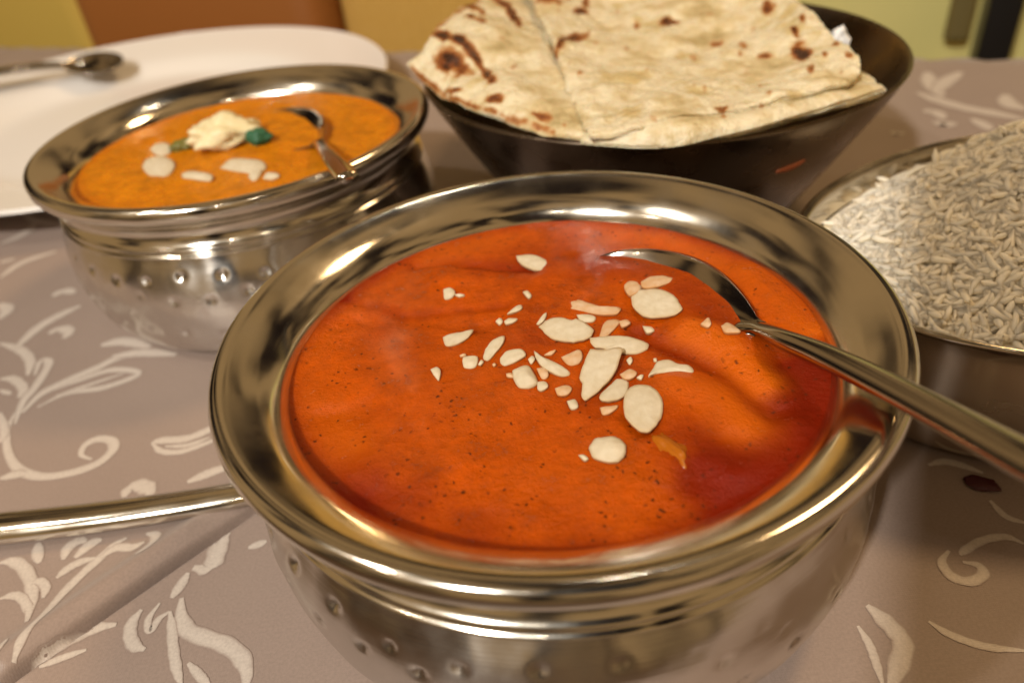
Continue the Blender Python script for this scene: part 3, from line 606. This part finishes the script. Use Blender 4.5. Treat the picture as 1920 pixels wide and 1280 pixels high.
def naan(net, n, thick, name, label, wave):
    G = catmull_net(net, n); px, py, zz_ = G[..., 0], G[..., 1], G[..., 2]
    W = at(px, py, zz_); ch = np.zeros(px.shape)
    jx = np.array([[fbm(a*.05, b*.05, 1, 2)*6 for a, b in zip(r1, r2)] for r1, r2 in zip(px, py)])
    for x, y, rx, ry, s in SPOTS: ch = np.maximum(ch, s*np.exp(-(((px+jx-x)/rx)**2+((py+jx*.6-y)/ry)**2)**1.3))
    for pl, wd, s in ARCS: ch = np.maximum(ch, s*np.exp(-(pl_dist(px+jx, py+jx*.5, pl)/wd)**2))
    ch *= np.array([[min(1.25, max(.15, 1.05+.9*fbm(a*.05, b*.06, 4, 3))) for a, b in zip(r1, r2)] for r1, r2 in zip(px, py)])
    hb = np.array([[.0036*fbm(p_[0]*26, p_[1]*26, 7, 2)+wave*(abs(fbm(p_[0]*60, p_[1]*60, 2, 3))*1.2+.3*fbm(p_[0]*190, p_[1]*190, 5, 2)) for p_ in row] for row in W])
    nr, nc = px.shape
    du = np.gradient(W, axis=1); dv = np.gradient(W, axis=0); nm = np.cross(du, dv); nm /= np.linalg.norm(nm, axis=-1)[..., None]+1e-12; nm *= np.sign(nm[..., 2:3]+1e-9)
    iu = np.minimum(np.arange(nc), nc-1-np.arange(nc))/n; iv = np.minimum(np.arange(nr), nr-1-np.arange(nr))/n
    e = np.sqrt(1-(1-np.clip(np.minimum(iu[None], iv[:, None])/.35, 0, 1))**2)     # rounded bread edge
    jit = np.stack([hb*.5, hb*.3, hb*0], -1)*(1-e)[..., None]
    top = W+nm*(hb+thick*.5*e-.0)[..., None]+jit; bot = W-nm*(thick*.5*e-hb*.5)[..., None]+jit
    V = np.concatenate([top.reshape(-1, 3), bot.reshape(-1, 3)]); f = grid_faces(nr, nc); k = nr*nc
    F = list(f)+[tuple(k+i for i in q_[::-1]) for q_ in f]
    per = [j for j in range(nc)]+[i*nc+nc-1 for i in range(1, nr)]+[(nr-1)*nc+j for j in range(nc-2, -1, -1)]+[i*nc for i in range(nr-2, 0, -1)]
    for a, b in zip(per, per[1:]+per[:1]): F.append((a, b, b+k, a+k))
    me = mesh(name, V, F); attr(me, 'char', np.concatenate([ch.ravel(), ch.ravel()]))
    return tag(link(name, me, M_NAAN), label, 'naan', 'naan pieces in the dark steel bowl')
naan([[(1085, 270, .0690), (1230, 273, .0695), (1380, 254, .0700), (1530, 214, .0705), (1660, 174, .0715)],
      [(1090, 258, .0705), (1230, 256, .0715), (1375, 236, .0718), (1522, 200, .0718), (1656, 166, .0720)],
      [(1100, 238, .0690), (1230, 232, .0690), (1370, 210, .0690), (1510, 182, .0695), (1640, 160, .0700)],
      [(1100, 190, .0640), (1230, 185, .0640), (1360, 165, .0640), (1490, 145, .0650), (1600, 140, .0660)]], 16, .0050, 'naan', 'long folded naan edge resting on the rim under the large piece', .0010)
naan([[(762, 126, .0745), (838, 186, .0715), (920, 226, .0705), (1010, 252, .0702), (1115, 270, .0700)],
      [(788, 108, .0780), (850, 145, .0765), (930, 172, .0750), (1010, 188, .0730), (1095, 202, .0715)],
      [(803, 80, .0815), (865, 92, .0815), (930, 106, .0790), (1000, 112, .0750), (1062, 122, .0725)],
      [(822, 52, .0830), (880, 45, .0830), (935, 50, .0810), (985, 52, .0770), (1035, 55, .0735)],
      [(885, 14, .0825), (922, 4, .0825), (957, -2, .0810), (990, -12, .0780), (1015, -22, .0740)],
      [(960, -30, .0790), (985, -45, .0790), (1010, -50, .0780), (1030, -55, .0760), (1040, -60, .0730)]], 14, .0042, 'naan', 'blistered folded naan piece with big dark char spots', .0016)
naan([[(1106, 264, .0725), (1212, 252, .0735), (1332, 224, .0740), (1460, 196, .0745), (1596, 160, .0755)],
      [(1066, 175, .0745), (1185, 172, .0712), (1322, 152, .0708), (1462, 136, .0722), (1612, 122, .0770)],
      [(1022, 75, .0790), (1152, 72, .0748), (1302, 62, .0738), (1442, 52, .0758), (1553, 62, .0795)],
      [(985, -8, .0835), (1122, -18, .0825), (1262, -28, .0825), (1382, -38, .0835), (1482, -10, .0835)],
      [(962, -65, .0860), (1090, -85, .0880), (1230, -95, .0885), (1340, -105, .0880), (1405, -80, .0860)]], 22, .0042, 'naan', 'large naan quarter lying on top with scattered brown spots', .0019)
M_GLINT = mat('glint_white', (.85, .85, .85), .5)
blob('glint_lump', (1572, 78), .0735, .0034, .003, .0045, M_GLINT, 'small added white paper scrap behind the naan corner', 'glint', .5, 12)  # solid white lump added to stand for a glint of light

# ------------------------------------------------------------------ rice dish
C4 = np.array([.1795, .1908]); RA, RB, RROT, RZ = .0952, .0656, math.radians(10), .045
k_ = RA
RD = [(0, 0), (.060, 0), (.078, .0006), (.0855, .004), (.0885, .012), (.0905, .030), (.0925, .0415), (.0948, .0440), (.0956, .0450), (.0952, .0458), (.0940, .0456), (.0915, .0430), (.0890, .030), (.0870, .013), (.083, .006), (.07, .003), (0, .003)]
dish = empty('rice_dish', (*C4, 0), 'oval steel dish heaped with white rice', 'dish')
link('shell', lathe('shell', RD, 128, 4, None, 1, RB/RA, RROT), M_DISH, dish)
def mound(u, v):                         # u, v in -1..1 across the oval; the heap leans to the far end
    r2_ = np.clip(u*u+v*v, 0, 1); d2_ = ((u-.45)/.95)**2+((v-.05)/1.0)**2
    return .0370+.003*(1-r2_)+.038*np.exp(-d2_*1.25)*np.clip((1-r2_)*2.2, 0, 1)**.7
V, F = [], []
nr, na = 40, 90
for i in range(nr):
    for j in range(na):
        r_ = i/(nr-1)*.99+1e-4; a = 2*math.pi*j/na; u, v = r_*math.cos(a), r_*math.sin(a)
        V.append((u*.0905, v*.0905*RB/RA, float(mound(u, v))-.0007+.0012*fbm(u*8, v*8, 1, 2)))
F += grid_faces(nr, na, True)
gr_n, gr_s = 9, 8
for gi in range(4600):
    r_ = math.sqrt(random.random())*.92; a = random.uniform(0, 2*math.pi); u, v = r_*math.cos(a), r_*math.sin(a)
    z_ = float(mound(u, v))+random.uniform(-.0008, .0010)+.0012*fbm(u*8, v*8, 1, 2)
    ln = random.uniform(.0038, .0070); rd = random.uniform(.00080, .00108); hd = random.uniform(0, 6.28); pt = random.gauss(0, .20); bend = random.gauss(0, .0016)
    if random.random() < .06: pt = random.uniform(-1, 1)
    # follow the slope of the heap
    e_ = .02; su = float(mound(u+e_, v)-mound(u-e_, v))/(2*e_*.0905); sv = float(mound(u, v+e_)-mound(u, v-e_))/(2*e_*.0905*RB/RA)
    d_ = np.array([math.cos(hd), math.sin(hd), 0.]); d_[2] = np.clip(su*d_[0]+sv*d_[1], -1.2, 1.2)+math.tan(np.clip(pt, -1, 1)); d_ /= np.linalg.norm(d_)
    s_ = np.cross(d_, (0, 0, 1.)); s_ /= np.linalg.norm(s_); w_ = np.cross(s_, d_); c_ = np.array([u*.0905, v*.0905*RB/RA, z_]); b = len(V)
    for i in range(gr_n):
        t = -1+2*i/(gr_n-1); rr_ = rd*math.sqrt(max(.02, 1-abs(t)**4))
        ctr = c_+d_*t*ln+s_*bend*(1-t*t)
        for j in range(gr_s):
            an = 2*math.pi*j/gr_s; V.append(tuple(ctr+s_*math.cos(an)*rr_+w_*math.sin(an)*rr_))
    for i in range(gr_n-1):
        for j in range(gr_s):
            k2 = (j+1) % gr_s; F.append((b+i*gr_s+j, b+i*gr_s+k2, b+(i+1)*gr_s+k2, b+(i+1)*gr_s+j))
rice = link('rice', mesh('rice', V, F), M_RICE); rice.location = (*C4, 0); rice.rotation_euler[2] = RROT
tag(rice, 'heap of steamed long grain white rice in the oval steel dish', 'rice', None, 'stuff')

# ------------------------------------------------------------------ plate and cutlery behind
C5 = np.array([-.231, .517])
PL = [(0, .004), (.07, .004), (.098, .005), (.112, .009), (.125, .013), (.150, .0175), (.1665, .0205), (.1685, .0212), (.1690, .0203), (.1670, .0185), (.140, .0125), (.118, .007), (.105, .0005), (.095, 0), (.09, .002), (0, .002)]
PL = [(r_*1.0, z_) for r_, z_ in PL]
tag(link('plate', lathe('plate', PL, 128, 4), M_PORC), 'large white porcelain plate behind the yellow curry bowl', 'plate').location = (*C5, 0)
spoon('table_spoon', [q(-330, 190, .034), q(-150, 160, .032), q(-20, 138, .030), q(60, 127, .027)], [(.010, .003), (.009, .003), (.008, .003), (.006, .003), (.004, .003)],
      q(110, 124, .025), q(232, 112, .022), .018, .007, -.2, 'steel table spoon resting on the white plate')

# small things on the cloth
M_MAROON = mat('maroon', (.055, .004, .008), .45)
blob('red_spot', (1840, 906), .0006, .0042, .0028, .0009, M_MAROON, 'small dark red petal on the shadowed tablecloth', 'spot', .25, 3, -.5)  # thin dark red blob lying on the cloth
# unseen phone behind the lens, sized to shade the right half of the table
M_PHONE = mat('phone_glass', (.012, .012, .014), .25)
ph = link('smartphone', box_bm(.076, .168, .008, .0035, 3), M_PHONE)
ctr = EYE-FW*.020+RT*.018+UP*.017
mm = Matrix.Identity(4)
for i in range(3): mm[i][0], mm[i][1], mm[i][2], mm[i][3] = RT[i], UP[i], -FW[i], ctr[i]
ph.matrix_world = mm; tag(ph, 'black smartphone out of view behind the lens shading the rice and right cloth', 'phone')
